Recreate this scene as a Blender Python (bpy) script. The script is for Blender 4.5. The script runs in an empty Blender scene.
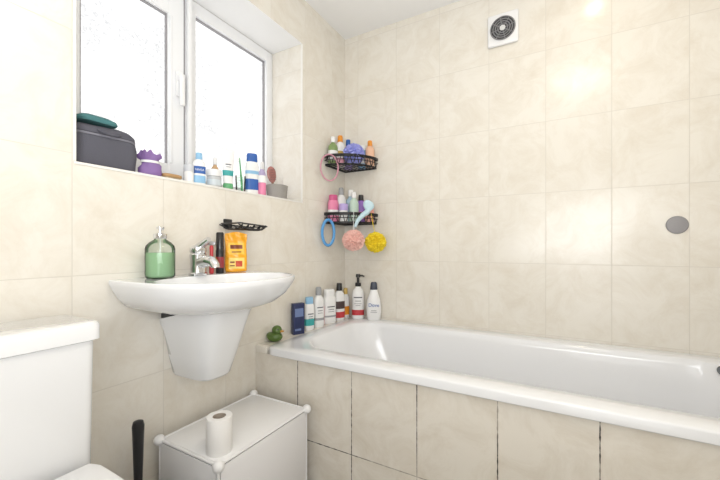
import bpy, bmesh, math, random
from mathutils import Vector, noise, Matrix
random.seed(3)
S = bpy.context.scene
COL = S.collection
PI = math.pi
S.view_settings.view_transform = 'Standard'
# ---------- room metrics (metres). corner of the two walls is the origin ----------
CX, CY, CH = 1.13, -1.832, 0.938      # photographer's position
F = 349.0
def at_x(px, x):
    u = (px-360)/F; dx = -.488+.873*u; dy = .873+.488*u
    t = (x-CX)/dx
    return CY+t*dy, t
def dep(x, y): return -.488*(x-CX)+.873*(y-CY)
def zz(py, t): return CH+(247-py)/F*t

# ---------- materials ----------
def new_mat(name):
    m = bpy.data.materials.new(name); m.use_nodes = True
    return m, m.node_tree.nodes, m.node_tree.links, m.node_tree.nodes['Principled BSDF']
_mc = {}
def M(name, col, rough=.4, metal=0, trans=0, alpha=1, bump=0, bscale=80, coat=0, sss=0, emit=0):
    if name in _mc: return _mc[name]
    m, n, l, b = new_mat(name)
    b.inputs['Base Color'].default_value = (*col, 1)
    b.inputs['Roughness'].default_value = rough
    b.inputs['Metallic'].default_value = metal
    b.inputs['Transmission Weight'].default_value = trans
    b.inputs['Alpha'].default_value = alpha
    b.inputs['Coat Weight'].default_value = coat
    if emit:
        b.inputs['Emission Color'].default_value = (*col, 1); b.inputs['Emission Strength'].default_value = emit
    if bump:
        tc = n.new('ShaderNodeTexCoord'); nz = n.new('ShaderNodeTexNoise'); bp = n.new('ShaderNodeBump')
        nz.inputs['Scale'].default_value = bscale; bp.inputs['Strength'].default_value = bump; bp.inputs['Distance'].default_value = .002
        l.new(tc.outputs['Object'], nz.inputs['Vector']); l.new(nz.outputs['Fac'], bp.inputs['Height']); l.new(bp.outputs['Normal'], b.inputs['Normal'])
    _mc[name] = m
    return m

def tile_mat(name, axis, u0, du, z0, dz, grout=(.66,.62,.55), vax=2, dirty=0.0, c1=(.745,.69,.60), c2=(.83,.793,.722)):
    m, n, l, b = new_mat(name)
    geo = n.new('ShaderNodeNewGeometry'); sep = n.new('ShaderNodeSeparateXYZ')
    l.new(geo.outputs['Position'], sep.inputs[0])
    def math_(op, a, bb=None, cl=False):
        q = n.new('ShaderNodeMath'); q.operation = op; q.use_clamp = cl
        for i, v in enumerate((a, bb)):
            if v is None: continue
            if isinstance(v, (int, float)): q.inputs[i].default_value = v
            else: l.new(v, q.inputs[i])
        return q.outputs[0]
    def cell(ax, o, d):
        v = math_('DIVIDE', math_('SUBTRACT', sep.outputs[ax], o), d)
        fl = math_('FLOOR', v); fr = math_('SUBTRACT', v, fl)
        e = math_('MULTIPLY', math_('MINIMUM', fr, math_('SUBTRACT', 1.0, fr)), d)
        return fl, e
    fu, eu = cell(axis, u0, du); fv, ev = cell(vax, z0, dz)
    e = math_('MINIMUM', eu, ev)
    if dirty:      # ragged joint edges
        n3 = n.new('ShaderNodeTexNoise'); n3.inputs['Scale'].default_value = 60; l.new(geo.outputs['Position'], n3.inputs['Vector'])
        e = math_('SUBTRACT', e, math_('MULTIPLY', math_('SUBTRACT', n3.outputs['Fac'], .45), .004))
    mr = n.new('ShaderNodeMapRange'); mr.inputs['From Min'].default_value = .0006; mr.inputs['From Max'].default_value = .0019
    l.new(e, mr.inputs['Value']); mask = mr.outputs[0]
    cmb = n.new('ShaderNodeCombineXYZ'); l.new(fu, cmb.inputs[0]); l.new(fv, cmb.inputs[1])
    wn = n.new('ShaderNodeTexWhiteNoise'); wn.noise_dimensions = '3D'; l.new(cmb.outputs[0], wn.inputs['Vector'])
    sc = n.new('ShaderNodeVectorMath'); sc.operation = 'SCALE'; sc.inputs['Scale'].default_value = 7; l.new(wn.outputs['Color'], sc.inputs[0])
    ad = n.new('ShaderNodeVectorMath'); ad.operation = 'ADD'; l.new(geo.outputs['Position'], ad.inputs[0]); l.new(sc.outputs[0], ad.inputs[1])
    nz = n.new('ShaderNodeTexNoise'); nz.inputs['Scale'].default_value = 7.5; nz.inputs['Detail'].default_value = 10; nz.inputs['Roughness'].default_value = .70; nz.inputs['Distortion'].default_value = .8
    l.new(ad.outputs[0], nz.inputs['Vector'])
    rp = n.new('ShaderNodeValToRGB'); rp.color_ramp.elements[0].position = .30; rp.color_ramp.elements[0].color = (*c1, 1)
    rp.color_ramp.elements[1].position = .58; rp.color_ramp.elements[1].color = (*c2, 1)
    l.new(nz.outputs['Fac'], rp.inputs[0])
    mx = n.new('ShaderNodeMix'); mx.data_type = 'RGBA'
    l.new(mask, mx.inputs['Factor']); l.new(rp.outputs[0], mx.inputs[7])
    if dirty:
        n2 = n.new('ShaderNodeTexNoise'); n2.inputs['Scale'].default_value = 4.5; n2.inputs['Detail'].default_value = 4; l.new(geo.outputs['Position'], n2.inputs['Vector'])
        r2 = n.new('ShaderNodeValToRGB'); r2.color_ramp.elements[0].position = .48; r2.color_ramp.elements[0].color = (.02,.016,.012,1)
        r2.color_ramp.elements[1].position = .58; r2.color_ramp.elements[1].color = (.36,.32,.27, 1)
        l.new(n2.outputs['Fac'], r2.inputs[0]); l.new(r2.outputs[0], mx.inputs[6])
    else:
        mx.inputs[6].default_value = (*grout, 1)
    l.new(mx.outputs[2], b.inputs['Base Color'])
    rr = n.new('ShaderNodeMapRange'); rr.inputs['To Min'].default_value = .6; rr.inputs['To Max'].default_value = .2
    l.new(mask, rr.inputs['Value']); l.new(rr.outputs[0], b.inputs['Roughness'])
    wv = n.new('ShaderNodeTexNoise'); wv.inputs['Scale'].default_value = 5; wv.inputs['Detail'].default_value = 1; l.new(ad.outputs[0], wv.inputs['Vector'])
    h = math_('ADD', math_('MULTIPLY', mask, .35), math_('MULTIPLY', wv.outputs['Fac'], .8))
    bp = n.new('ShaderNodeBump'); bp.inputs['Strength'].default_value = .35; bp.inputs['Distance'].default_value = .002
    l.new(h, bp.inputs['Height']); l.new(bp.outputs['Normal'], b.inputs['Normal'])
    return m

tile_left = tile_mat('cream_tile_window_wall', 1, -1.392, .25, .53, .33)
tile_back = tile_mat('cream_tile_bath_wall', 0, .092, .25, .53, .33)
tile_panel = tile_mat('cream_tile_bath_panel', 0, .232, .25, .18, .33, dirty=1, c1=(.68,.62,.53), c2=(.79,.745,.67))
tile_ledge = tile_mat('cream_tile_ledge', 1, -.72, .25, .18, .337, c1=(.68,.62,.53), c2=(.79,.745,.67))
tile_plain = tile_mat('cream_tile_other_walls', 0, .092, .25, .53, .33)
floor_mat = tile_mat('floor_tile', 0, .0, .3, .0, .3, grout=(.35,.33,.3), vax=1, c1=(.42,.41,.40), c2=(.55,.54,.53))
white_paint = M('white_paint', (.94,.94,.94), .6)
upvc = M('white_upvc', (.85,.86,.88), .25)
ceramic = M('white_ceramic', (.87,.88,.90), .08, coat=.5)
acrylic = M('white_acrylic', (.85,.86,.885), .15, coat=.4)
chrome = M('chrome', (.75,.76,.78), .08, 1)
blackwire = M('black_coated_wire', (.012,.012,.014), .4)
blackpl = M('black_plastic', (.015,.015,.017), .3)
whitepl = M('white_plastic', (.88,.88,.89), .3)
greypl = M('grey_plastic', (.30,.29,.30), .45)

# ---------- mesh helpers ----------
def obj(name, bm, m, parent=None, loc=(0,0,0), smooth=True, rot=None):
    bmesh.ops.recalc_face_normals(bm, faces=bm.faces)
    me = bpy.data.meshes.new(name); bm.to_mesh(me); bm.free()
    if smooth:
        for p in me.polygons: p.use_smooth = True
        try: me.set_sharp_from_angle(angle=math.radians(38))
        except Exception: pass
    o = bpy.data.objects.new(name, me); COL.objects.link(o)
    me.materials.append(m); o.location = loc
    if rot: o.rotation_euler = rot
    if parent: o.parent = parent
    return o
def tag(o, label, cat, group=None):
    o['label'] = label; o['category'] = cat
    if group: o['group'] = group
    return o
def thing(name, label, cat, loc=(0,0,0), rz=0, group=None):
    o = bpy.data.objects.new(name, None); COL.objects.link(o)
    o.location = loc; o.rotation_euler = (0,0,rz); o.empty_display_size = .05
    return tag(o, label, cat, group)
def struct(o): o['kind'] = 'structure'; return o
def box(bm, a, b, bev=0, seg=2):
    r = bmesh.ops.create_cube(bm, size=1)
    vs = r['verts']
    for v in vs:
        v.co = Vector([(a[i]+b[i])/2+v.co[i]*(b[i]-a[i]) for i in range(3)])
    if bev:
        es = list({e for v in vs for e in v.link_edges})
        bmesh.ops.bevel(bm, geom=es, offset=bev, segments=seg, profile=.5, affect='EDGES')
    return bm
def B(a, b, bev=0, seg=2): return box(bmesh.new(), a, b, bev, seg)
def loft(bm, rings, cap0=True, cap1=True):
    vr = [[bm.verts.new(p) for p in r] for r in rings]
    n = len(vr[0])
    for a, b in zip(vr, vr[1:]):
        for i in range(n):
            bm.faces.new((a[i], a[(i+1)%n], b[(i+1)%n], b[i]))
    if cap0: bm.faces.new(vr[0])
    if cap1: bm.faces.new(vr[-1][::-1])
    return bm
def sring(z, rx, ry, n=2.0, N=32, cx=0, cy=0):
    out = []
    for i in range(N):
        a = 2*PI*i/N; c, s = math.cos(a), math.sin(a)
        out.append((cx+rx*math.copysign(abs(c)**(2/n), c), cy+ry*math.copysign(abs(s)**(2/n), s), z))
    return out
def rrect(x0, x1, y0, y1, r, z, seg=8):
    out = []
    for cx, cy, a0 in ((x1-r,y1-r,0),(x0+r,y1-r,90),(x0+r,y0+r,180),(x1-r,y0+r,270)):
        for k in range(seg+1):
            a = math.radians(a0+90*k/seg); out.append((cx+r*math.cos(a), cy+r*math.sin(a), z))
    return out
def lathe(bm, prof, N=32, c=(0,0,0), cap0=True, cap1=True):
    return loft(bm, [[(c[0]+max(r,.0002)*math.cos(2*PI*i/N), c[1]+max(r,.0002)*math.sin(2*PI*i/N), c[2]+z) for i in range(N)] for r, z in prof], cap0, cap1)
def wire(bm, pts, r, seg=6, closed=False):
    pts = [Vector(p) for p in pts]; n = len(pts); rings = []
    ref = None
    for i, p in enumerate(pts):
        if closed: t = (pts[(i+1)%n]-pts[i-1]).normalized()
        else: t = (pts[min(i+1,n-1)]-pts[max(i-1,0)]).normalized()
        if ref is None:
            ref = Vector((0,0,1)) if abs(t.z) < .9 else Vector((1,0,0))
        s = (ref - t*ref.dot(t))
        if s.length < 1e-5: s = t.orthogonal()
        s.normalize(); ref = s; q = t.cross(s)
        rr = r[i] if isinstance(r, (list, tuple)) else r
        rings.append([tuple(p+(s*math.cos(2*PI*k/seg)+q*math.sin(2*PI*k/seg))*rr) for k in range(seg)])
    if closed:
        vr = [[bm.verts.new(p) for p in rg] for rg in rings]
        for i in range(n):
            a, b = vr[i], vr[(i+1)%n]
            for k in range(seg): bm.faces.new((a[k], a[(k+1)%seg], b[(k+1)%seg], b[k]))
    else: loft(bm, rings)
    return bm
def polar(poly, c, N=64):
    out = []
    for i in range(N):
        a = 2*PI*i/N+.0007; d = (math.cos(a), math.sin(a)); best = None
        for j in range(len(poly)):
            x1, y1 = poly[j][0]-c[0], poly[j][1]-c[1]; x2, y2 = poly[(j+1)%len(poly)][0]-c[0], poly[(j+1)%len(poly)][1]-c[1]
            ex, ey = x2-x1, y2-y1; den = d[0]*ey-d[1]*ex
            if abs(den) < 1e-12: continue
            t = (x1*ey-y1*ex)/den; s = (x1*d[1]-y1*d[0])/den
            if t > 0 and -1e-6 <= s <= 1+1e-6 and (best is None or t > best): best = t
        out.append((c[0]+d[0]*best, c[1]+d[1]*best))
    return out
def text(body, size, m, parent, loc, rot=(PI/2,0,0), name='lettering'):
    cu = bpy.data.curves.new('t', 'FONT'); cu.body = body; cu.size = size; cu.align_x = 'CENTER'; cu.align_y = 'CENTER'; cu.extrude = .0002
    to = bpy.data.objects.new('t', cu); COL.objects.link(to)
    bpy.context.view_layer.update()
    me = bpy.data.meshes.new_from_object(to.evaluated_get(bpy.context.evaluated_depsgraph_get()))
    bpy.data.objects.remove(to)
    o = bpy.data.objects.new(name, me); COL.objects.link(o); me.materials.clear(); me.materials.append(m)
    o.location = loc; o.rotation_euler = rot; o.parent = parent
    return o
def ringframe(bm, x0, x1, y0, y1, z0, z1, w0, w1=None, bev=.004, wb=None, wt=None):
    """rectangular frame: stiles full height, rails butted between them"""
    w1 = w1 or w0; wb = wb or w0; wt = wt or w0
    box(bm, (x0,y0,z0),(x1,y0+w0,z1), bev); box(bm, (x0,y1-w1,z0),(x1,y1,z1), bev)
    box(bm, (x0+.0005,y0+w0-.001,z0+.0005),(x1-.0005,y1-w1+.001,z0+wb), 0); box(bm, (x0+.0005,y0+w0-.001,z1-wt),(x1-.0005,y1-w1+.001,z1-.0005), 0)

# ================= ROOM SHELL =================
RX, RY, RZ = 1.78, -2.5, 2.215
struct(obj('floor', B((-.02,RY,-.06),(RX,0,0)), floor_mat, smooth=False))
struct(obj('ceiling', B((-.02,RY,RZ),(RX,0,RZ+.08)), white_paint, smooth=False))
OY0, OY1, OZ0, OZ1, FX = -1.3855, -.4186, 1.168, 1.981, -.2
bm = bmesh.new()
box(bm, (-.28,RY,0), (0,0,OZ0)); box(bm, (-.28,RY,OZ1), (0,0,RZ+.08))
box(bm, (-.28,RY,OZ0), (0,OY0,OZ1)); box(bm, (-.28,OY1,OZ0), (0,0,OZ1))
struct(obj('wall_left', bm, tile_left, smooth=False))
struct(obj('wall_back', B((-.28,0,0),(RX+.1,.1,RZ+.08)), tile_back, smooth=False))
struct(obj('wall_right', B((RX,RY,0),(RX+.1,0,RZ+.08)), tile_mat('cream_tile_right_wall',1,-1.392,.25,.53,.33), smooth=False))
struct(obj('wall_front', B((-.28,RY-.1,0),(RX+.1,RY,RZ+.08)), tile_plain, smooth=False))
# white soffit and trims of the window recess
struct(obj('trim_1', B((-.2,OY0+.001,OZ1-.004),(-.001,OY1-.001,OZ1-.0005)), white_paint, smooth=False))
bm = bmesh.new()
box(bm, (-.006,OY0-.004,OZ0-.006),(.003,OY1+.004,OZ0+.0015), .001)
box(bm, (-.006,OY1-.002,OZ0+.002),(.003,OY1+.005,OZ1-.005), .001)
box(bm, (-.006,OY0-.005,OZ0+.002),(.003,OY0+.002,OZ1-.005), .001)
struct(obj('trim_2', bm, M('tile_edge_trim', (.86,.84,.80), .3), smooth=False))
# window
win = bpy.data.objects.new('window_1', None); COL.objects.link(win); win.location = (FX, (OY0+OY1)/2, OZ0); struct(win)
WY0, WY1 = OY0-win.location.y, OY1-win.location.y; H = OZ1-OZ0
def pane_mat():
    m = bpy.data.materials.new('obscured_glass_daylit'); m.use_nodes = True; n = m.node_tree.nodes; l = m.node_tree.links; n.clear()
    out = n.new('ShaderNodeOutputMaterial'); em = n.new('ShaderNodeEmission'); gl = n.new('ShaderNodeBsdfGlossy'); add = n.new('ShaderNodeAddShader')
    tc = n.new('ShaderNodeTexCoord'); nz = n.new('ShaderNodeTexNoise'); nz.inputs['Scale'].default_value = 75; nz.inputs['Detail'].default_value = 3; nz.inputs['Distortion'].default_value = 1.5
    n2 = n.new('ShaderNodeTexNoise'); n2.inputs['Scale'].default_value = 5; n2.inputs['Detail'].default_value = 1
    l.new(tc.outputs['Object'], nz.inputs['Vector']); l.new(tc.outputs['Object'], n2.inputs['Vector'])
    a = n.new('ShaderNodeMath'); a.operation = 'MULTIPLY'; a.inputs[1].default_value = .4; l.new(n2.outputs['Fac'], a.inputs[0])
    mu = n.new('ShaderNodeMath'); mu.operation = 'MULTIPLY_ADD'; mu.inputs[1].default_value = .9
    l.new(nz.outputs['Fac'], mu.inputs[0]); l.new(a.outputs[0], mu.inputs[2])
    rp = n.new('ShaderNodeValToRGB'); rp.color_ramp.elements[0].position = .46; rp.color_ramp.elements[0].color = (.58,.585,.59,1)
    rp.color_ramp.elements[1].position = .80; rp.color_ramp.elements[1].color = (1,1,1,1)
    l.new(mu.outputs[0], rp.inputs[0]); l.new(rp.outputs[0], em.inputs['Color']); em.inputs['Strength'].default_value = 1.42
    gl.inputs['Color'].default_value = (.03,.03,.03,1); gl.inputs['Roughness'].default_value = .2
    l.new(em.outputs[0], add.inputs[0]); l.new(gl.outputs[0], add.inputs[1]); l.new(add.outputs[0], out.inputs[0])
    return m
PM = pane_mat()
MUL = -.951-win.location.y
bm = bmesh.new(); f = .045
ringframe(bm, -.06, 0, WY0+.0005, WY1-.0005, .0005, H-.005, f, f, .003, .055, .055)
obj('frame', bm, upvc, win)
mb = box(bmesh.new(), (-.058,MUL,.05),(.001,MUL+.070,H-.055)); box(mb, (.0008,MUL+.040,.052),(.010,MUL+.062,H-.057), .003)
obj('mullion', mb, upvc, win)
sash = bmesh.new(); s0, s1, z0, z1, w, wr, wt = WY0+.02, MUL+.022, .03, H-.045, .06, .092, .100
ringframe(sash, .002, .035, s0, s1, z0, z1, w, wr, .006, w, wt)
box(sash, (.034,s1-.022,z0+.002),(.054,s1-.004,z1-.002), .003)
box(sash, (.034,s1-.088,z0+.064),(.040,s1-.078,z1-.104), .002)
so = obj('casement', sash, upvc, win)
gk = bmesh.new()
for yy in (s0+w, s1-wr-.004): box(gk, (.015,yy,z0+w),(.026,yy+.004,z1-wt))
box(gk, (.015,s0+w+.004,z1-wt-.004),(.026,s1-wr-.004,z1-wt))
box(gk, (.0345,s1-.030,z0+.004),(.036,s1-.024,z1-.004))
obj('gasket', gk, greypl, so, smooth=False)
obj('pane', B((.008,s0+w,z0+w),(.014,s1-wr,z1-wt)), PM, so, smooth=False)
hd = bmesh.new(); box(hd, (.035,s1-.066,.36),(.045,s1-.039,.46), .004); box(hd, (.045,s1-.063,.42),(.062,s1-.043,.445), .004); box(hd, (.055,s1-.063,.32),(.067,s1-.043,.445), .005)
obj('handle', hd, whitepl, so)
obj('pane', B((-.035,MUL+.066,.05),(-.028,WY1-f+.002,H-.058)), PM, win, smooth=False)
gk = bmesh.new()
box(gk, (-.027,MUL+.070,.056),(-.014,MUL+.074,H-.061)); box(gk, (-.027,WY1-f-.004,.056),(-.014,WY1-f,H-.061)); box(gk, (-.027,MUL+.074,H-.064),(-.014,WY1-f-.004,H-.0605))
obj('gasket', gk, greypl, win, smooth=False)

# ================= BATH =================
PY = -.736
bath_panel = struct(obj('wall_bath_front', B((0,PY,0),(RX,PY+.016,.486)), tile_panel, smooth=False))
struct(obj('wall_bath_ledge', B((0,PY+.016,0),(.066,0,.515)), tile_ledge, smooth=False))
struct(obj('trim_3', B((0,PY-.002,.486),(.066,PY+.018,.5165), .003), M('tile_top_edge', (.80,.76,.69), .3)))
bath = thing('bathtub', 'long white acrylic built-in bathtub behind cream tiled panel', 'bathtub', (.92,-.37,0))
ox, oy = .92, -.37
def br(x0, x1, y0, y1, r, z): return rrect(x0-ox, x1-ox, y0-oy, y1-oy, r, z, 10)
X0, X1, Y0, Y1 = .068, 1.772, -.748, -.004
R = [br(X0+.004,X1-.004,Y0+.003,Y1-.002,.04,.487), br(X0,X1,Y0,Y1,.042,.490), br(X0,X1,Y0,Y1,.042,.513), br(X0+.001,X1-.001,Y0+.0015,Y1-.001,.042,.517), br(X0+.005,X1-.005,Y0+.005,Y1-.004,.042,.5197),
     br(X0+.05,X1-.03,Y0+.05,Y1-.04,.10,.5205),
     br(X0+.084,X1-.052,Y0+.088,Y1-.080,.15,.5190), br(X0+.090,X1-.056,Y0+.094,Y1-.086,.155,.514), br(X0+.098,X1-.06,Y0+.10,Y1-.092,.16,.49),
     br(X0+.13,X1-.07,Y0+.11,Y1-.102,.165,.40), br(X0+.19,X1-.09,Y0+.125,Y1-.117,.17,.28), br(X0+.25,X1-.11,Y0+.145,Y1-.137,.17,.19), br(X0+.32,X1-.15,Y0+.19,Y1-.18,.15,.15), br(X0+.40,X1-.25,Y0+.24,Y1-.23,.12,.142)]
obj('tub', loft(bmesh.new(), R, False, True), acrylic, bath)
bm = lathe(bmesh.new(), [(.0,-.006),(.015,-.006),(.017,.004),(.015,.008),(.010,.009),(.0,.009)], 32, cap0=False, cap1=False)
oo = obj('overflow_cover', bm, M('dull_chrome', (.26,.27,.29), .3, 1), bath, loc=(1.648-ox,-.134-oy,.502), rot=(PI/2,0,-.64))

# ================= BASIN =================
BYc, BZ = -1.062, .842
basin = thing('wash_basin', 'white wall hung ceramic basin with tapered semi pedestal below', 'sink', (0,BYc,.5))
zo = -.5
def dout(W, D, x0=.0, st=.13, n=2.5, K=48):
    p = [(x0+.0002,-W)]
    for k in range(K+1):
        a = -PI/2+PI*k/K; c, s = math.cos(a), math.sin(a)
        p.append((x0+st+(D-st)*abs(c)**(2/n), W*math.copysign(abs(s)**(2/n), s)))
    p.append((x0+.0002, W))
    return p
def dr(W, D, z, c=(.15,0), **k): return [(x,y,z+zo) for x, y in polar(dout(W,D,**k), c, 72)]
def el(cx, a, b, z, n=2.4):
    return sring(z+zo, a, b, n, 72, cx, 0)
R = [dr(.10,.24,.739,st=.08), dr(.160,.290,.743,st=.1), dr(.200,.332,.758,st=.12), dr(.226,.364,.785), dr(.240,.388,.815), dr(.244,.395,.826), dr(.246,.397,.832), dr(.246,.397,.840), dr(.243,.394,.8425),
     dr(.237,.388,.8425), el(.228,.149,.221,.8405), el(.228,.145,.216,.834), el(.226,.132,.202,.805), el(.226,.110,.17,.775), el(.220,.07,.10,.757), el(.22,.03,.03,.752)]
obj('bowl', loft(bmesh.new(), R), ceramic, basin)
def ped(W, D, z, drop=0): return [(x,y+.012,z+zo-drop*max(0,1-x/.15)) for x, y in polar(dout(W,D,st=.04,n=4.2), (.06,0), 48)]
R = [ped(.046,.140,.502), ped(.055,.158,.505), ped(.061,.168,.515), ped(.076,.190,.58), ped(.094,.218,.67,.01), ped(.106,.236,.722,.034), ped(.112,.243,.733,.036), ped(.113,.245,.738,.036)]
obj('semi_pedestal', loft(bmesh.new(), R), ceramic, basin)
obj('gap_shade_block', B((0.0,-.088,.705+zo),(.05,.06,.741+zo)), blackpl, basin, smooth=False)  # black block standing in for the shade in the gap above the pedestal
obj('drain', lathe(bmesh.new(), [(.0,0),(.022,0),(.023,.003),(.018,.005),(0,.003)], 24, cap0=False, cap1=False), chrome, basin, loc=(.215,0,.752+zo))
# tap
tap = thing('basin_tap', 'chrome single lever mixer tap on back of basin', 'tap', (.066,BYc,BZ))
bm = lathe(bmesh.new(), [(.030,0),(.030,.006),(.026,.010),(.025,.05),(.027,.070),(.023,.076)], 28)
obj('tap_body', bm, chrome, tap)
bm = wire(bmesh.new(), [(.0,0,.038),(.025,0,.046),(.055,0,.050),(.078,0,.046),(.088,0,.036),(.089,0,.028)], [.021,.021,.019,.017,.014,.014], 14)
obj('spout', bm, chrome, tap)
bm = lathe(bmesh.new(), [(.024,.076),(.027,.081),(.026,.093),(.016,.102)], 28)
wire(bm, [(.0,0,.094),(.025,0,.106),(.055,0,.122)], [.014,.012,.009], 10)
obj('lever', bm, chrome, tap)

# ================= TOILET =================
toi = thing('toilet', 'white close coupled toilet with boxy cistern beside the basin', 'toilet', (.22,-1.61,0))
def tb(x0,x1,y0,y1,r,z): return rrect(x0-.22,x1-.22,y0+1.61,y1+1.61,r,z,6)
obj('cistern_tank', loft(bmesh.new(), [tb(.045,.195,-1.795,-1.432,.02,.40), tb(.042,.200,-1.80,-1.428,.02,.415), tb(.04,.204,-1.805,-1.424,.02,.73)]), ceramic, toi)
obj('cistern_lid', loft(bmesh.new(), [tb(.038,.208,-1.808,-1.421,.02,.724), tb(.034,.213,-1.812,-1.415,.02,.727), tb(.034,.213,-1.812,-1.415,.02,.758), tb(.036,.211,-1.810,-1.417,.02,.764), tb(.042,.205,-1.804,-1.423,.02,.767)]), ceramic, toi)
obj('flush_button', lathe(bmesh.new(), [(.024,0),(.024,.004),(.02,.006)], 28), chrome, toi, loc=(-.10,0,.767))
def ov(cx, a, b, z, n=2.3): return sring(z, a, b, n, 48, cx-.22, 0)
def pl(W, D, z, x0=.0, st=.05, n=2.4): return [(x,y,z) for x, y in polar(dout(W,D,x0,st,n), (x0+.2,0), 64)]
obj('pan', loft(bmesh.new(), [ov(.36,.20,.10,0), ov(.36,.19,.095,.03), ov(.37,.18,.10,.15), ov(.41,.21,.15,.30), ov(.43,.225,.17,.37), ov(.43,.225,.17,.392), ov(.43,.21,.155,.394)]), ceramic, toi)
obj('pan_base', B((-.18,-.11,0),(.04,.11,.39), .03, 3), ceramic, toi)
obj('seat', loft(bmesh.new(), [pl(.168,.415,.398), pl(.175,.422,.402), pl(.175,.422,.419), pl(.172,.42,.422)]), whitepl, toi)
obj('seat_lid', loft(bmesh.new(), [pl(.172,.418,.424), pl(.180,.426,.428), pl(.180,.426,.446), pl(.173,.418,.454), pl(.14,.39,.458,.01), pl(.10,.3,.459,.06)]), whitepl, toi)
for s in (-1,1):
    obj('seat_hinge', B((-.012,s*.07-.018,.392),(.014,s*.07+.018,.430), .004), whitepl, toi)

# toilet brush
tbz = thing('toilet_brush', 'black toilet brush with tapered handle standing in its holder against tiled wall', 'toilet brush', (.085,-1.268,0))
obj('holder', lathe(bmesh.new(), [(.045,0),(.048,.005),(.042,.10),(.038,.20),(.034,.203),(.03,.20)], 28), blackpl, tbz)
obj('handle', lathe(bmesh.new(), [(.012,.20),(.011,.26),(.012,.30),(.015,.40),(.016,.425),(.013,.437),(.006,.440)], 20), blackpl, tbz)

# ================= STORAGE CUBE =================
sx0, sx1, sy0, sy1, sz = .03, .315, -1.18, -.775, .330
cube = thing('storage_cube', 'low white translucent plastic panel storage cube with ball corner joints under the basin', 'storage box', ((sx0+sx1)/2,(sy0+sy1)/2,0))
hx, hy = (sx1-sx0)/2, (sy1-sy0)/2
frost = M('frosted_panel', (.95,.95,.96), .12, alpha=.96)
frost2 = M('frosted_side_panel', (.95,.945,.965), .2, alpha=.84)
e = .012
obj('top_panel', B((-hx+e,-hy+e,sz-.006),(hx-e,hy-e,sz-.002), .001), frost, cube)
obj('bottom_panel', B((-hx+e,-hy+e,.016),(hx-e,hy-e,.02), .001), frost, cube)
obj('side_panel', B((-hx+e,-hy+.002,.022),(hx-e,-hy+.006,sz-.01), .001), frost2, cube)
obj('side_panel', B((-hx+e,hy-.006,.022),(hx-e,hy-.002,sz-.01), .001), frost2, cube)
obj('back_panel', B((-hx+.002,-hy+e,.022),(-hx+.006,hy-e,sz-.01), .001), frost2, cube)
dp = obj('door', B((hx-.006,-hy+e,.022),(hx-.002,hy-e,sz-.01), .001), frost2, cube)
obj('door_knob', lathe(bmesh.new(), [(.006,0),(.006,.008),(.012,.012),(.012,.018),(.006,.021)], 18), whitepl, dp, loc=(hx-.002,-hy+.05,.17), rot=(0,PI/2,0))
bm = bmesh.new(); r = .0045
for zl in (.016, sz-.004):
    for yy in (-hy+.006, hy-.006): wire(bm, [(-hx,yy,zl),(hx,yy,zl)], r, 8)
    for xx in (-hx+.006, hx-.006): wire(bm, [(xx,-hy,zl),(xx,hy,zl)], r, 8)
for xx in (-hx+.006, hx-.006):
    for yy in (-hy+.006, hy-.006): wire(bm, [(xx,yy,.012),(xx,yy,sz)], r, 8)
obj('edge_frame', bm, whitepl, cube)
for xx in (-hx+.004, hx-.004):
    for yy in (-hy+.004, hy-.004):
        for zl in (.018, sz-.004):
            bm = bmesh.new(); bmesh.ops.create_uvsphere(bm, u_segments=20, v_segments=12, radius=.0165)
            obj('corner_joint', bm, whitepl, cube, loc=(xx,yy,zl))
bm = loft(bmesh.new(), [rrect(-.06,.06,-.08,.08,.03,0), rrect(-.07,.07,-.088,.09,.04,.03), rrect(-.07,.07,-.088,.09,.04,.16), rrect(-.03,.03,-.07,.06,.02,.22)])
tag(obj('wash_bag', bm, M('dark_plum_cloth', (.05,.035,.05), .8), loc=(.12,-1.075,.022)), 'dark bag seen dimly inside the translucent storage cube', 'bag')
roll = thing('toilet_roll', 'white toilet paper roll standing upright on storage cube', 'toilet roll', (.252,-1.125,sz-.002))
paper = M('tissue_paper', (.90,.89,.88), .95, bump=.4, bscale=300)
obj('paper', lathe(bmesh.new(), [(.019,0),(.036,0),(.037,.003),(.037,.102),(.036,.105),(.0195,.105),(.019,.103),(.019,0)], 40, cap0=False, cap1=False), paper, roll)
obj('core', lathe(bmesh.new(), [(.0188,.001),(.0188,.104),(.0178,.104),(.0178,.001),(.0188,.001)], 32, cap0=False, cap1=False), M('cardboard', (.42,.36,.30), .9), roll)

# ================= WALL FITTINGS =================
vent = thing('extractor_vent', 'square white extractor vent with round grille high on tiled wall', 'vent', (.908,-.001,2.0))
obj('cover_plate', B((-.07,-.014,-.078),(.07,0,.078), .008, 3), whitepl, vent)
bm = lathe(bmesh.new(), [(.0,0),(.055,0),(.055,.003),(0,.003)], 40, cap0=False, cap1=False)
obj('dark_duct', bm, M('duct_dark', (.03,.03,.033), .5), vent, loc=(0,-.014,0), rot=(PI/2,0,0))
for rr in (.055,.044,.033,.022):
    bm = wire(bmesh.new(), [(rr*math.cos(2*PI*k/40), -.018, rr*math.sin(2*PI*k/40)) for k in range(40)], .0030, 6, True)
    obj('grille_ring', bm, M('grille_grey', (.26,.26,.27), .35, .3), vent)
bm = bmesh.new()
for k in range(4):
    a = PI*k/4+.2; wire(bm, [(.055*math.cos(a),-.018,.055*math.sin(a)),(-.055*math.cos(a),-.018,-.055*math.sin(a))], .0022, 6)
obj('grille_spokes', bm, M('grille_grey', (0,0,0)), vent)
obj('grille_hub', lathe(bmesh.new(), [(.013,0),(.013,.004),(.008,.006)], 24), M('hub_pale', (.7,.7,.7), .3), vent, loc=(0,-.018,0), rot=(PI/2,0,0))
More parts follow.
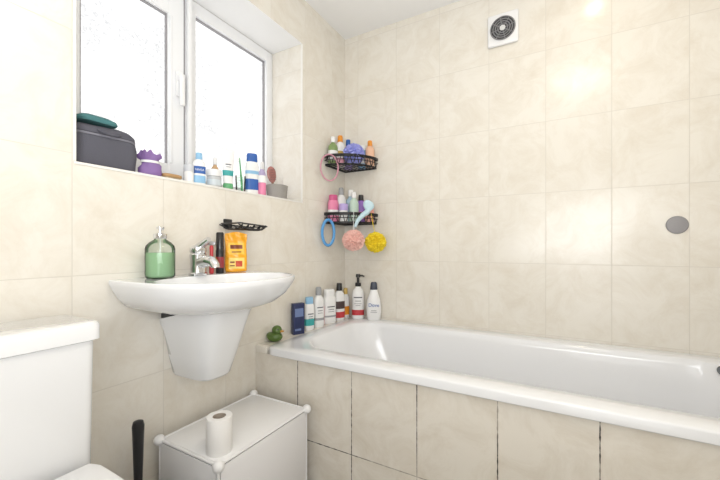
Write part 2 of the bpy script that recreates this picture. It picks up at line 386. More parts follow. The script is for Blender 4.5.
tag(obj('wall_disc', lathe(bmesh.new(), [(.035,0),(.0355,.003),(.033,.007),(.028,.008)], 40), greypl, loc=(1.5545,0,1.026), rot=(PI/2,0,0)), 'plain round grey disc stuck on cream tiled wall above bathtub', 'wall disc')
dl = thing('downlight', 'small round recessed ceiling downlight with chrome ring above bathtub', 'ceiling light', (1.31,-.38,RZ))
obj('trim_ring', lathe(bmesh.new(), [(.030,0),(.042,0),(.042,-.003),(.036,-.007),(.030,-.004),(.030,0)], 36, cap0=False, cap1=False), chrome, dl)
obj('lens', lathe(bmesh.new(), [(.030,0),(.030,-.002),(.02,-.003)], 32), M('lamp_lens', (1,.9,.72), .3, emit=10), dl)

# ================= BOTTLES =================
def lerp_prof(prof, f):
    for (a, wa, da), (b, wb, db) in zip(prof, prof[1:]):
        if a <= f <= b:
            k = 0 if b == a else (f-a)/(b-a); return wa+(wb-wa)*k, da+(db-da)*k
    return prof[-1][1:]
PROF = {
 'flip':  ([(0,.9,.9),(.015,.97,.97),(.04,1,1),(.60,1,1),(.68,.95,.95),(.74,.78,.8),(.79,.5,.6),(.80,.42,.55)], [(.80,.5,.7),(.805,.54,.75),(.97,.5,.7),(1,.42,.6)]),
 'wide':  ([(0,.9,.9),(.015,.97,.97),(.04,1,1),(.70,1,1),(.76,.93,.93),(.80,.8,.8)], [(.80,.78,.82),(.81,.82,.84),(.97,.80,.82),(1,.7,.75)]),
 'tube':  ([(.17,.66,1),(.20,.70,1),(.5,.80,.8),(.75,.92,.45),(.93,1,.12),(1,1,.10)], [(0,.70,1.0),(.01,.74,1.05),(.16,.74,1.05),(.17,.70,1.0)]),
 'round': ([(0,.9,.9),(.02,.98,.98),(.05,1,1),(.62,1,1),(.70,.85,.85),(.76,.5,.5),(.80,.4,.4)], [(.80,.44,.44),(.81,.5,.5),(.98,.48,.48),(1,.4,.4)]),
 'dome':  ([(0,.78,.8),(.02,.86,.9),(.2,.98,1),(.35,1,1),(.55,.86,.9),(.70,.6,.7),(.80,.46,.6)], [(.80,.48,.62),(.81,.5,.64),(.97,.40,.5),(1,.3,.4)]),
 'pump':  ([(0,.9,.9),(.02,.98,.98),(.05,1,1),(.56,1,1),(.64,.85,.85),(.69,.5,.5),(.72,.4,.4)], [(.72,.44,.44),(.73,.5,.5),(.80,.48,.48),(.81,.2,.2),(.92,.2,.2)]),
 'jar':   ([(0,.9,.9),(.05,1,1),(.60,1,1),(.64,.9,.9)], [(.64,1,1),(.66,1.03,1.03),(.97,1.03,1.03),(1,.95,.95)]),
}
INK = M('small_print_ink', (.10,.10,.13), .5)
def bottle(name, label, cat, x, y, zb, wpx, ytop, body, cap, style='flip', dr=.6, bands=(), rz=1.1, group=None, n=2.6, txt=None, h=None, w=None, lines=None, tilt=0):
    t = dep(x, y)
    w = w or wpx*t/F; h = h or zz(ytop, t)-zb
    root = thing(name, label, cat, (x,y,zb), rz, group)
    if tilt: root.rotation_euler = (0, tilt, rz)
    bp, cp = PROF[style]; hw = w/2
    obj('bottle_body', loft(bmesh.new(), [sring(f*h, hw*a, hw*dr*b, n, 36) for f, a, b in bp]), body, root)
    obj('cap', loft(bmesh.new(), [sring(f*h, hw*a, min(hw*dr*b, hw*a*1.0), 2.1 if style != 'wide' else n, 28) for f, a, b in cp]), cap, root)
    if style == 'pump':
        bm = loft(bmesh.new(), [sring(.92*h, hw*.3, hw*.3*dr, 2.2, 20), sring(.93*h, hw*.38, hw*.38, 2.2, 20), sring(1.0*h, hw*.34, hw*.34, 2.2, 20)])
        wire(bm, [(0,0,.965*h),(hw*.7,0,.965*h),(hw*1.05,0,.945*h)], [hw*.18,hw*.15,hw*.12], 8)
        obj('pump_head', bm, cap, root)
    for z0, z1, m in bands:
        rings = []
        for k in range(7):
            f = z0+(z1-z0)*k/6; a, b = lerp_prof(bp, f)
            rings.append(sring(f*h, hw*a+.0007, hw*dr*b+.0007, n, 36))
        obj('label_band', loft(bmesh.new(), rings, False, False), m, root)
    if lines:
        bm = bmesh.new()
        for f, half, th in lines:
            a, b = lerp_prof(bp, f); K = 8
            vs = [[], []]
            for k in range(K+1):
                xx = hw*a*half*(2*k/K-1); yy = -(hw*dr*b+.0012)*(max(0, 1-abs(xx/(hw*a))**n))**(1/n)
                vs[0].append(bm.verts.new((xx,yy-.0003,f*h-th/2))); vs[1].append(bm.verts.new((xx,yy-.0003,f*h+th/2)))
            for k in range(K): bm.faces.new((vs[0][k],vs[0][k+1],vs[1][k+1],vs[1][k]))
        obj('printed_marks', bm, INK, root)
    if txt:
        s, size, m, f = txt
        text(s, size, m, root, (0, -hw*dr-.0012, f*h))
    return root
W_ = M('bottle_white', (.86,.86,.86), .25)
NV = M('deep_navy', (.02,.03,.10), .4)
BL = M('label_blue', (.03,.12,.42), .35)
LB = M('pale_blue', (.28,.52,.75), .35)
RD = M('label_red', (.55,.05,.06), .35)
GR = M('label_green', (.12,.40,.18), .35)
TE = M('teal', (.05,.38,.38), .4)
OR = M('orange', (.80,.30,.03), .35)
PK = M('pink', (.80,.25,.42), .35)
PU = M('purple', (.28,.14,.50), .4)
GY = M('label_grey', (.35,.36,.38), .4)
GD = M('label_gold', (.60,.42,.12), .35)
BR = M('brown', (.22,.11,.06), .45)
LZ = .515
L3 = [(.50,.6,.005),(.42,.45,.003),(.36,.5,.002)]
G1 = 'toiletries along the bath ledge'
c = thing('toiletry_carton', 'navy blue carton standing nearest the duck on bath ledge', 'box', (.036,-.495,LZ), 1.15, G1)
obj('carton', B((-.029,-.014,0),(.029,.014,.150), .0015), NV, c)
obj('printed_panel', B((-.022,-.0148,.085),(.022,-.0139,.125), .0002), M('carton_print', (.16,.22,.42), .5), c, smooth=False)
obj('printed_panel', B((-.022,-.0148,.018),(.010,-.0139,.028), .0002), M('carton_print', (0,0,0)), c, smooth=False)
bottle('toiletry_bottle', 'short white flip cap bottle with pale blue cap next to navy carton', 'bottle', .036,-.405,LZ, 10, 297, W_, LB, 'wide', .7, [(.15,.35,TE)], group=G1, lines=L3)
bottle('toiletry_bottle', 'slim white bottle with grey cap and small grey print on bath ledge', 'bottle', .036,-.325,LZ, 11, 287, W_, GY, 'flip', .7, [(.18,.24,GY)], group=G1, lines=L3)
bottle('toiletry_bottle', 'broad plain white bottle with wide white cap in middle of bath ledge row', 'bottle', .036,-.225,LZ, 14, 289, W_, W_, 'wide', .62, [(.20,.25,GY)], group=G1, lines=L3)
bottle('toiletry_bottle', 'thin brown bottle with white cap squeezed behind broad plain white bottle', 'bottle', .024,-.176,LZ, 6, 296, M('brown_glass',(.25,.12,.05),.25), W_, 'round', .9, group=G1, n=2)
bottle('toiletry_bottle', 'thin pale pink bottle with white cap left of broad plain white bottle', 'bottle', .022,-.277,LZ, 6, 300, M('pale_pink',(.80,.55,.58),.3), W_, 'wide', .9, group=G1, n=2)
bottle('toiletry_bottle', 'white bottle with dark red label and black cap on bath ledge', 'bottle', .040,-.128,LZ, 11, 283, W_, blackpl, 'flip', .7, [(.08,.24,RD),(.32,.52,M('label_dark',(.08,.05,.05),.4))], group=G1)
bottle('toiletry_bottle', 'white bottle with gold cap and orange label near bath corner', 'bottle', .036,-.052,LZ, 9, 288, W_, GD, 'flip', .75, [(.12,.4,OR)], group=G1, w=.045)
bottle('pump_bottle', 'tall white pump bottle with red label and black pump in bath corner', 'bottle', .118,-.045,.5205, 12, 274, W_, blackpl, 'pump', .75, [(.08,.20,RD)], group=G1, rz=.5, lines=[(.48,.7,.006),(.40,.5,.003),(.34,.6,.002),(.30,.4,.002)])
bottle('body_wash_bottle', 'curved white body wash bottle with blue lettering and dark cap on bathtub rim', 'bottle', .222,-.045,.5205, 15, 282, W_, M('dark_slate',(.05,.06,.09),.35), 'dome', .55, group=G1, rz=.45, txt=('Dove', .028, BL, .40), lines=[(.26,.35,.002),(.22,.45,.002)])
# rubber duck
duck = thing('rubber_duck', 'small olive green toy duck on front end of bath ledge', 'toy duck', (.034,-.655,LZ), .35)
duck.scale = (1.08,1.08,1.08)
DG = M('duck_green', (.085,.15,.03), .3)
bm = bmesh.new(); bmesh.ops.create_uvsphere(bm, u_segments=28, v_segments=18, radius=1)
for v in bm.verts:
    x, y, z = v.co; k = max(0, -x-.5)
    v.co = Vector((x*.034, y*.026, z*.021+.0205+k*.012))
obj('body', bm, DG, duck)
bm = bmesh.new(); bmesh.ops.create_uvsphere(bm, u_segments=24, v_segments=16, radius=.0205)
obj('head', bm, DG, duck, loc=(.010,0,.047))
obj('beak', loft(bmesh.new(), [sring(0,.010,.005,2,16), sring(.006,.009,.004,2,16), sring(.013,.005,.0025,2,16)]), M('duck_beak',(.55,.28,.05),.4), duck, loc=(.027,0,.044), rot=(PI/2,0,PI/2))
for s in (-1,1):
    bm = bmesh.new(); bmesh.ops.create_uvsphere(bm, u_segments=16, v_segments=10, radius=1)
    for v in bm.verts: v.co = Vector((v.co.x*.016, v.co.y*.004, v.co.z*.009))
    obj('wing', bm, DG, duck, loc=(-.006,s*.024,.024))
    bm = bmesh.new(); bmesh.ops.create_uvsphere(bm, u_segments=10, v_segments=8, radius=.0035)
    obj('eye', bm, blackpl, duck, loc=(.020,s*.014,.053))

# ================= ON THE BASIN =================
sd = thing('soap_dispenser', 'clear glass soap dispenser half full of green liquid on basin', 'soap dispenser', (.062,-1.19,BZ))
gm = bpy.data.materials.new('thin_clear_glass'); gm.use_nodes = True; n = gm.node_tree.nodes; l = gm.node_tree.links; n.clear()
o_ = n.new('ShaderNodeOutputMaterial'); mx = n.new('ShaderNodeMixShader'); tr = n.new('ShaderNodeBsdfTransparent'); gl = n.new('ShaderNodeBsdfGlossy'); fr = n.new('ShaderNodeFresnel')
gl.inputs['Roughness'].default_value = .03; tr.inputs['Color'].default_value = (.93,.965,.94,1); fr.inputs['IOR'].default_value = 1.3
l.new(fr.outputs[0], mx.inputs[0]); l.new(tr.outputs[0], mx.inputs[1]); l.new(gl.outputs[0], mx.inputs[2]); l.new(mx.outputs[0], o_.inputs[0])
clear = gm
obj('glass_bottle', lathe(bmesh.new(), [(.036,0),(.040,.003),(.0415,.010),(.0415,.090),(.039,.100),(.030,.110),(.018,.118),(.015,.122),(.015,.128)], 40, cap1=False), clear, sd)
obj('liquid_soap', lathe(bmesh.new(), [(.034,.004),(.0385,.008),(.0395,.014),(.0395,.078),(.0385,.079)], 40), M('green_soap', (.38,.58,.36), .15), sd)
obj('collar', lathe(bmesh.new(), [(.018,.122),(.019,.124),(.019,.136),(.012,.139),(.006,.140)], 28), chrome, sd)
bm = lathe(bmesh.new(), [(.005,.138),(.005,.150),(.011,.151),(.011,.158),(.006,.160)], 20); wire(bm, [(0,0,.155),(.025,-.01,.155),(.034,-.014,.150)], .004, 8)
obj('pump_head', bm, chrome, sd)
obj('dip_tube', lathe(bmesh.new(), [(.002,.02),(.002,.125)], 8), whitepl, sd)
y, t = at_x(211.5, .05)
c = thing('razor', 'thin red handled razor standing between tap and black tube', 'razor', (.05,y,BZ), .6)
obj('handle', lathe(bmesh.new(), [(.006,0),(.008,.004),(.0075,.03),(.006,.07),(.007,.095),(.004,.102)], 16), RD, c)
obj('head', B((-.014,-.004,.102),(.014,.004,.116), .002), M('steel_grey',(.4,.4,.42),.3,.8), c)
y, t = at_x(219, .055)
c = thing('cosmetic_tube', 'slim black cylindrical tube next to orange pouch', 'tube', (.055,y+.004,BZ), .6)
obj('tube_body', lathe(bmesh.new(), [(.013,0),(.0145,.003),(.0145,.085),(.013,.088)], 24), blackpl, c)
obj('cap', lathe(bmesh.new(), [(.0135,.088),(.0135,.145),(.011,.150)], 24), M('glossy_black',(.02,.018,.02),.15), c)
obj('label_band', lathe(bmesh.new(), [(.0147,.02),(.0147,.06)], 24, cap0=False, cap1=False), M('dark_red_print',(.30,.03,.04),.4), c)
# orange refill pouch: pillow of soft film, sealed flat and crinkled at the top
y, t = at_x(236, .05)
c = thing('soap_refill_pouch', 'orange soap refill pouch with yellow label leaning on wall', 'pouch', (.05,y,BZ+.001), 1.0)
pw, ph = .041, .150
PD = [(0,.90,.016),(.004,.97,.020),(.03,1.0,.021),(.06,.97,.018),(.09,.95,.012),(.115,.97,.006),(.128,1.0,.0022),(ph,1.0,.0016)]
def PWD(z):
    for (a, wa, da), (b, wb, db) in zip(PD, PD[1:]):
        if a <= z <= b:
            k = (z-a)/(b-a); return pw*(wa+(wb-wa)*k), da+(db-da)*k
    return pw*PD[-1][1], PD[-1][2]
def crk(x, z): return .0022*math.sin(x*190+z*60)*min(1, z/.06)+.0012*math.sin(z*240+x*90)
rings = []
for k in range(31):
    z = ph*k/30; a, d = PWD(z)
    rings.append([(p[0], p[1]+crk(p[0], z), z+(.004*math.cos(p[0]*70) if z > .12 else 0)) for p in sring(z, a, d, 2.6, 48)])
obj('pouch', loft(bmesh.new(), rings), M('orange_film', (.92,.42,.02), .22), c)
def patch(x0, x1, z0, z1, m, nm, K=14, lift=0):
    bm = bmesh.new(); vs = []
    for i in range(K+1):
        z = z0+(z1-z0)*i/K; a, d = PWD(z); row = []
        for j in range(K+1):
            x = x0+(x1-x0)*j/K
            row.append(bm.verts.new((x, -d*(max(0,1-abs(x/a)**2.6))**(1/2.6)+crk(x, z)-.0009-lift, z)))
        vs.append(row)
    for i in range(K):
        for j in range(K): bm.faces.new((vs[i][j], vs[i][j+1], vs[i+1][j+1], vs[i+1][j]))
    return obj(nm, bm, m, c)
patch(-.029,.029,.066,.112, M('pouch_amber',(.93,.56,.06),.35), 'printed_label')
patch(-.022,.022,.088,.103, M('pouch_brown',(.22,.05,.02),.35), 'printed_label', lift=.0007)
patch(-.018,.018,.074,.078, M('pouch_brown',(.22,.05,.02),.35), 'printed_label', lift=.0007)
patch(-.029,.029,.012,.054, M('pouch_yellow',(.95,.74,.22),.35), 'printed_label')
patch(-.004,.020,.020,.042, M('pouch_red',(.62,.08,.03),.35), 'printed_label', lift=.0007)
patch(-.024,-.008,.022,.026, M('pouch_brown',(.22,.05,.02),.35), 'printed_label', lift=.0007)
patch(-.024,-.008,.034,.040, M('pouch_brown',(.22,.05,.02),.35), 'printed_label', lift=.0007)
# black wire soap rack: open wire dish with a wavy base
RKY, RKZ = -.850, 1.004
rk = thing('soap_rack', 'open black wire soap rack with wavy base fixed to tiled wall above basin', 'soap rack', (0,RKY,RKZ))
bm = bmesh.new(); a, b = .080, .108
wire(bm, [(p[0]+.006, p[1], .020+.004*math.sin(p[1]*70)) for p in rrect(0,b,-a,a,.025,0,8)], .0030, 6, True)
obj('rim', bm, blackwire, rk)
bm = bmesh.new()
pts = []
for k in range(61):
    q = k/60; pts.append((.012+.094*(.5-.5*math.cos(q*PI*9)), -.070+.140*q, .002+.018*abs(2*(.5-.5*math.cos(q*PI*9))-1)**4))
wire(bm, pts, .0030, 6)
wire(bm, [(.010,-.078,.020),(.010,-.040,.004),(.010,.040,.004),(.010,.078,.020)], .0026, 6)
wire(bm, [(.104,-.070,.020),(.104,-.040,.004),(.104,.040,.004),(.104,.070,.020)], .0026, 6)
obj('wavy_base', bm, blackwire, rk)
obj('wall_bracket', B((0,-.055,.006),(.006,-.015,.044), .003), blackpl, rk)

# ================= SILL ITEMS =================
SZ = OZ0+.001
G2 = 'toiletries along the window sill'
cs = thing('cosmetic_case', 'large dark grey quilted fabric case at left end of window sill', 'cosmetic case', (-.095,-1.288,SZ))
cloth = M('charcoal_fabric', (.10,.10,.125), .85, bump=.6, bscale=400)
def cr(z, i): return [(p[0]+.0015*math.sin(p[1]*60+z*50), p[1]+.0015*math.sin(p[0]*50+z*70), p[2]+.002*math.sin(p[1]*38)) for p in rrect(-.062+i,.062-i,-.088+i,.088-i,.034,z,8)]
obj('case_body', loft(bmesh.new(), [cr(0,.004),cr(.006,0),cr(.03,-.002),cr(.05,-.003),cr(.075,-.002),cr(.092,0),cr(.095,.003)]), cloth, cs)
obj('case_lid', loft(bmesh.new(), [cr(.099,.003),cr(.102,-.001),cr(.114,0),cr(.124,.008),cr(.130,.022),cr(.132,.035)]), cloth, cs)
obj('zip', loft(bmesh.new(), [cr(.094,.0),cr(.100,.0)]), M('zip_grey',(.20,.20,.24),.5), cs)
obj('handle', wire(bmesh.new(), [(.063,-.03,.112),(.074,-.02,.104),(.076,0,.100),(.074,.02,.104),(.063,.03,.112)], .004, 8), cloth, cs)
c = tag(obj('flannel', loft(bmesh.new(), [rrect(-.04,.04,-.05,.05,.02,0,5), rrect(-.043,.043,-.054,.054,.022,.006,5), rrect(-.04,.042,-.05,.05,.02,.013,5), rrect(-.03,.035,-.04,.035,.02,.019,5)]), M('teal_cloth',(.07,.20,.21),.9,bump=.8,bscale=150), loc=(-.075,-1.31,SZ+.134)), 'folded teal cloth lying on top of dark case', 'cloth')
y, t = at_x(150, -.05)
c = thing('gift_pouch', 'small crumpled purple and white pouch beside dark case', 'pouch', (-.05,y,SZ), 1.1)
rings = []
for f, w, d in ((0,.026,.016),(.006,.031,.020),(.018,.034,.021),(.030,.033,.020),(.042,.028,.017),(.052,.024,.014),(.062,.028,.017),(.072,.034,.021),(.082,.036,.023)):
    rg = []
    for i in range(48):
        an = 2*PI*i/48; p = Vector((math.cos(an)*w, math.sin(an)*d, f)); q = noise.noise(p*55+Vector((3,1,2)))*.30*min(1, .35+f/.06); k = 1+q
        rg.append((p.x*k, p.y*k, f+(.030*noise.noise(Vector((math.cos(an)*1.7, math.sin(an)*1.7, 5))) if f > .06 else 0)*(f-.05)/.03))
    rings.append(rg)
obj('pouch', loft(bmesh.new(), rings, True, False), M('lilac_cloth',(.24,.14,.36),.6), c)
obj('ribbon', loft(bmesh.new(), [sring(.048,.0275,.0175,2,32), sring(.052,.0265,.0165,2,32), sring(.056,.0275,.0170,2,32)], False, False), W_, c)
y, t = at_x(172, -.035)
c = thing('nail_brush', 'small brown wooden nail brush lying on window sill', 'brush', (-.035,y,SZ))
obj('wooden_back', loft(bmesh.new(), [sring(.010,.014,.032,3,28), sring(.013,.016,.034,3,28), sring(.020,.015,.033,3,28), sring(.022,.010,.028,3,28)]), M('brush_wood',(.45,.27,.12),.5), c)
bm = bmesh.new()
for i in range(4):
    for j in range(9): lathe(bm, [(.0022,0),(.0024,.011)], 6, (-.009+.006*i,-.024+.006*j,0))
obj('bristles', bm, M('bristle_tan',(.6,.5,.35),.8), c, smooth=False)
def sy(px, x): return at_x(px, x)[0]
bottle('cream_jar', 'tiny white jar with pale lid beside blue lotion bottle', 'jar', -.045, sy(189,-.045), SZ, 9, 165, W_, M('pale_grey',(.6,.62,.66),.3), 'jar', 1, group=G2, n=2)
bottle('lotion_bottle', 'pale blue and white lotion bottle with deep blue band on window sill', 'bottle', -.045, sy(199,-.045), SZ, 12, 153, W_, LB, 'flip', .6, [(.08,.30,LB),(.36,.58,BL)], group=G2, txt=('NIVEA', .0115, W_, .47))
bottle('lidded_pot', 'squat clear plastic pot with white lid on window sill', 'pot', -.045, sy(214,-.045), SZ, 14, 170, M('cloudy_plastic',(.72,.74,.76),.25,alpha=.75), W_, 'jar', .9, [(.15,.45,M('pale_band',(.6,.66,.7),.4))], group=G2, n=2)
bottle('toiletry_bottle', 'pale amber bottle standing at the back of sill behind clear pot', 'bottle', -.13, sy(215,-.13), SZ, 8, 158, M('amber_pale',(.62,.40,.22),.3), W_, 'round', .9, group=G2, n=2)
bottle('cream_tube', 'tall white squeeze tube with teal label standing on green cap', 'tube', -.045, sy(228,-.045), SZ, 13, 149, W_, GR, 'tube', .5, [(.35,.48,TE)], group=G2, n=2, lines=[(.62,.5,.004),(.56,.4,.002)])
c = thing('toothbrush', 'green toothbrush standing in a clear glass tumbler on window sill', 'toothbrush', (-.055, sy(240.5,-.055), SZ+.004), .9, None)
obj('handle', wire(bmesh.new(), [(.006,0,.0),(.004,0,.05),(.0,0,.10),(-.004,0,.15)], [.004,.005,.0035,.0028], 10), GR, c)
obj('bristles', B((-.013,-.004,.132),(-.005,.004,.150), .001), W_, c)
c = thing('glass_tumbler', 'small clear tumbler holding a green toothbrush on window sill', 'tumbler', (-.055, sy(240.5,-.055), SZ))
obj('tumbler', lathe(bmesh.new(), [(.018,0),(.019,.002),(.022,.075),(.0208,.075),(.018,.003),(.0,.003)], 32, cap1=False), clear, c)
bottle('spray_bottle', 'white bottle with bold blue label and blue cap beside hairbrush', 'bottle', -.05, sy(252,-.05), SZ, 13, 154, W_, BL, 'wide', .6, [(.12,.38,BL),(.5,.58,LB)], group=G2)
bottle('roll_on_deodorant', 'short pale pink roll-on with white cap in front of blue label bottle', 'bottle', -.022, sy(262,-.022), SZ, 8, 176, PK, W_, 'jar', 1, group=G2, n=2)
bottle('toiletry_bottle', 'slim pale violet bottle at the back of the sill beside grey basket', 'bottle', -.13, sy(262,-.13), SZ, 8, 162, M('pale_violet',(.55,.48,.72),.4), W_, 'flip', .8, group=G2, n=2)
by_ = sy(277,-.06)
c = thing('woven_basket', 'small grey woven basket at right end of window sill', 'basket', (-.06,by_,SZ))
bm = bmesh.new(); rings = []
for k in range(17):
    z = .066*k/16
    rings.append([((.040+.006*k/16+.0022*math.sin(i*PI/2+k*PI))*math.cos(2*PI*i/64), (.050+.006*k/16+.0022*math.sin(i*PI/2+k*PI))*math.sin(2*PI*i/64), z) for i in range(64)])
rings.append([(.042*math.cos(2*PI*i/64), .052*math.sin(2*PI*i/64), .066) for i in range(64)])
rings.append([(.036*math.cos(2*PI*i/64), .046*math.sin(2*PI*i/64), .006) for i in range(64)])
bm = loft(bm, rings)
obj('basket_wall', bm, M('grey_weave',(.40,.38,.36),.8,bump=.8,bscale=250), c)
obj('rim_cord', wire(bmesh.new(), [(.045*math.cos(2*PI*i/40), .055*math.sin(2*PI*i/40), .067) for i in range(40)], .003, 6, True), M('grey_weave',(0,0,0)), c)
c = thing('hairbrush', 'brown and pink paddle hairbrush standing in grey basket', 'hairbrush', (-.06,by_-.020,SZ+.010), 1.2)
c.rotation_euler = (0,-.12,1.2)
obj('handle', wire(bmesh.new(), [(0,0,0),(0,0,.04),(0,0,.075)], [.006,.008,.005], 12), BR, c)
obj('paddle', loft(bmesh.new(), [sring(.07,.006,.005,2,24), sring(.08,.016,.006,2,24), sring(.10,.023,.007,2,24), sring(.125,.023,.007,2,24), sring(.142,.015,.006,2,24), sring(.148,.005,.003,2,24)]), M('brush_rose',(.42,.18,.16),.4), c)
bm = bmesh.new()
for i in range(5):
    for j in range(7): wire(bm, [(-.014+.007*i,-.006,.085+.008*j),(-.014+.007*i,-.016,.085+.008*j)], .0009, 5)
obj('bristles', bm, blackpl, c, smooth=False)
c = thing('comb', 'pale plastic comb standing in grey basket', 'comb', (-.055,by_+.022,SZ+.010), 1.2)
bm = bmesh.new(); box(bm, (.006,-.0015,0),(.014,.0015,.105), .001)
for k in range(22): box(bm, (-.010,-.001,.025+.0036*k),(.006,.001,.0268+.0036*k))
obj('comb_body', bm, M('pale_comb',(.7,.66,.62),.4), c, smooth=False)

# ================= CORNER CADDIES =================
def caddy(z, label):
    root = thing('corner_caddy', label, 'shower caddy', (0,0,z), 0, 'wire caddies in the corner')
    Rr = .228
    def outline(s, zz_, o=.006):
        p = [(o, -o, zz_)]
        p += [(o+.0, -Rr*s, zz_)]
        for k in range(13):
            a = math.radians(6+78*k/12); p.append((o+Rr*s*math.sin(a)*.98, -o-Rr*s*math.cos(a)*.98, zz_))
        p += [(Rr*s, -o, zz_)]
        return p
    bm = bmesh.new()
    for zq in (.046,.051,.056): wire(bm, outline(1,zq), .0032, 6, True)
    wire(bm, outline(1,.028), .0022, 6, True)
    obj('rail', bm, blackwire, root)
    bm = bmesh.new()
    for zq in (0,.005): wire(bm, outline(.96,zq), .0032, 6, True)
    for k in range(1, 9):
        d = Rr*.96*k/9; e_ = math.sqrt(max(0,(Rr*.96)**2-d*d)); wire(bm, [(d,-.006,0),(d,-e_,0)], .0020, 5)
    for k in range(1, 4):
        d = Rr*.96*k/4; e_ = math.sqrt(max(0,(Rr*.96)**2-d*d)); wire(bm, [(.006,-d,0),(e_,-d,0)], .0020, 5)
    obj('shelf_grid', bm, blackwire, root)
    bm = bmesh.new()          # scrolled front band
    pts = []
    for k in range(97):
        a = math.radians(4+82*k/96); rr = Rr*.985; pts.append((rr*math.sin(a)+.004, -rr*math.cos(a)-.004, .028+.024*math.sin(k*PI/6)))
    wire(bm, pts, .0024, 6)
    obj('scroll_band', bm, blackwire, root)
    for s in (0,1):
        bm = box(bmesh.new(), (.0,-.16,.022),(.005,-.09,.062), .002) if s == 0 else box(bmesh.new(), (.09,-.005,.022),(.16,0,.062), .002)
        obj('adhesive_plate', bm, blackpl, root)
ZU, ZLo = 1.395, 1.072
caddy(ZU, 'upper black wire corner caddy filled with small bottles')
caddy(ZLo, 'lower black wire corner caddy with sponges hanging under it')
G3, G4 = 'toiletries in the upper corner caddy', 'toiletries in the lower corner caddy'
u, v_ = ZU+.0045, ZLo+.0045
bottle('toiletry_bottle', 'small olive green bottle at left end of upper corner caddy', 'bottle', .035,-.185,u, 10, 137, M('olive_green',(.22,.32,.12),.35), W_, 'round', .8, [(.15,.5,W_)], group=G3, n=2)
bottle('toiletry_bottle', 'white bottle with orange cap in upper corner caddy', 'bottle', .04,-.118,u, 10, 136, W_, OR, 'flip', .7, [(.2,.5,GD)], group=G3)
bottle('toiletry_bottle', 'lilac bottle with blue cap behind purple ball in upper caddy', 'bottle', .05,-.045,u, 9, 140, M('lilac',(.48,.38,.72),.35), BL, 'flip', .7, group=G3)
bottle('toiletry_bottle', 'pale blue bottle with white cap near right end of upper caddy', 'bottle', .138,-.030,u, 8, 146, LB, W_, 'wide', .7, [(.2,.5,W_)], group=G3, rz=.5)
bottle('toiletry_bottle', 'small peach bottle with orange cap at right end of upper caddy', 'bottle', .192,-.036,u, 9, 141, M('peach',(.82,.50,.34),.4), OR, 'flip', .7, group=G3, rz=.5)
bottle('toiletry_bottle', 'squat rose pink pot at front of upper corner caddy', 'bottle', .078,-.180,u, 8, 155, M('rose',(.75,.35,.45),.4), W_, 'jar', .9, group=G3, n=2)
bottle('toiletry_bottle', 'bright pink bottle at left end of lower corner caddy', 'bottle', .038,-.188,v_, 11, 195, PK, M('deep_pink',(.6,.1,.25),.35), 'wide', .7, [(.25,.45,W_)], group=G4)
bottle('toiletry_bottle', 'tall white bottle with grey cap in lower corner caddy', 'bottle', .045,-.115,v_, 10, 188, W_, GY, 'flip', .7, [(.2,.40,LB)], group=G4, lines=L3)
bottle('toiletry_bottle', 'pale aqua bottle with white cap in lower caddy corner', 'bottle', .07,-.048,v_, 11, 190, M('aqua',(.45,.62,.74),.25), W_, 'round', .8, group=G4, n=2)
bottle('toiletry_bottle', 'dark purple bottle with black cap near right of lower caddy', 'bottle', .135,-.040,v_, 10, 195, PU, blackpl, 'flip', .7, [(.15,.4,PK)], group=G4, rz=.5)
bottle('toiletry_bottle', 'small white pot with lilac lid at front of lower caddy', 'bottle', .095,-.170,v_, 9, 204, W_, M('lilac',(0,0,0)), 'jar', .9, group=G4, n=2)
bottle('toiletry_bottle', 'short coral bottle with white cap at right end of lower caddy', 'bottle', .192,-.042,v_, 9, 203, M('coral',(.80,.34,.28),.4), W_, 'wide', .8, group=G4, rz=.5)
bottle('toiletry_bottle', 'milky green bottle with white cap in the middle of lower caddy', 'bottle', .125,-.105,v_, 10, 192, M('milky_green',(.55,.70,.60),.3), W_, 'round', .8, group=G4, n=2)
def pouf(name, label, x, y, z, r, m, mc, top, hook=None, seed=0, cat='bath sponge', g=None):
    root = thing(name, label, cat, (x,y,z), 0, g)
    bm = bmesh.new(); bmesh.ops.create_icosphere(bm, subdivisions=5, radius=1)
    for v in bm.verts:
        p = v.co.copy()
        q = p*5.2+Vector((seed,seed*2,0)); w = noise.noise(p*2.2+Vector((seed,0,0)))*2
        a = abs(noise.noise(q+Vector((w,w,w)))); k = .82+.34*min(1, a*3.0)+.06*noise.noise(p*14)
        v.co = Vector((p.x*r*k, p.y*r*k, p.z*r*k*.95))
    obj('netting', bm, m, root)
    if top:
        hk = hook or (0,0)
        obj('cord', wire(bmesh.new(), [(0,0,r*.5),(hk[0]*.5,hk[1]*.5,(top-z)*.6),(hk[0],hk[1],top-z),(hk[0]*.6,hk[1]*.6,(top-z)*.6),(.004,.002,r*.5)], .0013, 5), mc, root)
PKP = M('peach_net', (.90,.56,.50), .7, bump=1, bscale=300); YEP = M('yellow_net', (.92,.72,.03), .7, bump=1, bscale=300)
pouf('bath_pouf', 'pale pink net bath pouf hanging below lower corner caddy', .168,-.184,.974,.054, PKP, W_, 1.13, (-.006,.012), 1, g='bath poufs hanging under the corner caddy')
pouf('bath_pouf', 'yellow net bath pouf hanging below lower corner caddy', .254,-.088,.964,.053, YEP, YEP, 1.13, (-.030,.006), 5, g='bath poufs hanging under the corner caddy')
pouf('bath_pouf', 'purple and blue net ball resting in upper corner caddy', .132,-.120,ZU+.070,.054, M('violet_net',(.36,.38,.80),.7,bump=1,bscale=300), W_, None, None, 9)
def loop(name, label, cat, cx, cy, cz, a, b, m, r=.0035, rz=.9):
    o = obj(name, wire(bmesh.new(), [(a*math.cos(2*PI*k/36), 0, b*math.sin(2*PI*k/36)) for k in range(36)], r, 8, True), m, loc=(cx,cy,cz)); o.rotation_euler = (0,.0,rz)
    return tag(o, label, cat)
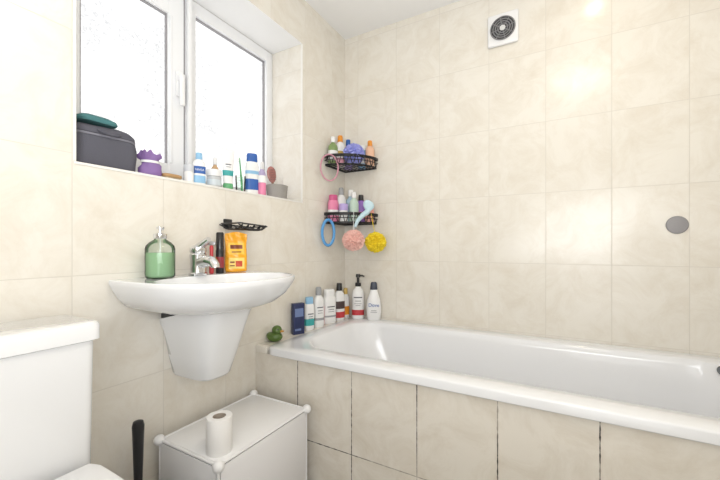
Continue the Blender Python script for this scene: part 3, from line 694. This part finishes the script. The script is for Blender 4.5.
loop('hair_band', 'thin pink hair band hanging off left end of upper corner caddy', 'hair band', .052,-.246,ZU-.022,.050,.072, M('band_pink',(.62,.30,.38),.5), .0042)
loop('hair_band', 'bright blue hair band hanging off left end of lower corner caddy', 'hair band', .045,-.248,ZLo-.055,.034,.070, M('band_blue',(.10,.34,.70),.5), .008)
c = thing('bath_brush', 'pale blue curved bath brush hooked over right side of lower caddy', 'bath brush', (.225,-.135,ZLo+.02), .55)
bc = M('powder_blue', (.55,.74,.82), .35)
obj('handle', wire(bmesh.new(), [(-.065,0,-.045),(-.052,0,-.010),(-.025,0,.020),(.000,0,.038),(.014,0,.058)], [.008,.011,.014,.016,.013], 12), bc, c)
obj('brush_head', loft(bmesh.new(), [sring(.045,.010,.008,2,24,.012), sring(.055,.024,.012,2,24,.012), sring(.075,.031,.014,2,24,.010), sring(.092,.026,.012,2,24,.006), sring(.104,.008,.005,2,24,.002)]), bc, c)

# ================= LIGHTS =================
def area(name, loc, rot, sx, sy_, e, col=(1,1,1), shape='RECTANGLE', aim=None):
    d = bpy.data.lights.new(name, 'AREA'); d.shape = shape; d.size = sx
    if shape in ('RECTANGLE','ELLIPSE'): d.size_y = sy_
    d.energy = e; d.color = col
    o = bpy.data.objects.new(name, d); COL.objects.link(o); o.location = loc; o.rotation_euler = rot
    if aim: o.rotation_euler = (Vector(aim)-Vector(loc)).to_track_quat('-Z','Y').to_euler()
    return o
area('ceiling_lamp', (1.29,-1.25,2.19), (0,0,0), .35, .35, 4.2, (1,.90,.74), 'DISK')
area('downlight_lamp', (1.31,-.38,2.20), (0,0,0), .06, .06, .6, (1,.82,.55), 'DISK')
area('bounce_fill', (1.3,-2.15,1.15), (0,0,0), 1.0, 1.0, 22, (.94,.97,1), aim=(.75,-1.25,2.5))  # added unseen fill behind the camera, brightens ceiling and walls
area('low_fill', (1.3,-2.46,.75), (0,0,0), 1.0, 1.1, 6.0, (.95,.975,1), aim=(.7,-.6,.7))
w = bpy.data.worlds.new('World'); S.world = w; w.use_nodes = True
w.node_tree.nodes['Background'].inputs[0].default_value = (.9,.95,1,1); w.node_tree.nodes['Background'].inputs[1].default_value = 1

# ================= CAMERA =================
cd = bpy.data.cameras.new('Camera'); cam = bpy.data.objects.new('Camera', cd); COL.objects.link(cam); S.camera = cam
cd.sensor_width = 36; cd.lens = 36*F/720; cd.shift_y = 7/720; cd.clip_start = .02
cam.location = (CX, CY, CH); cam.rotation_euler = (PI/2, 0, math.atan2(.488,.873))
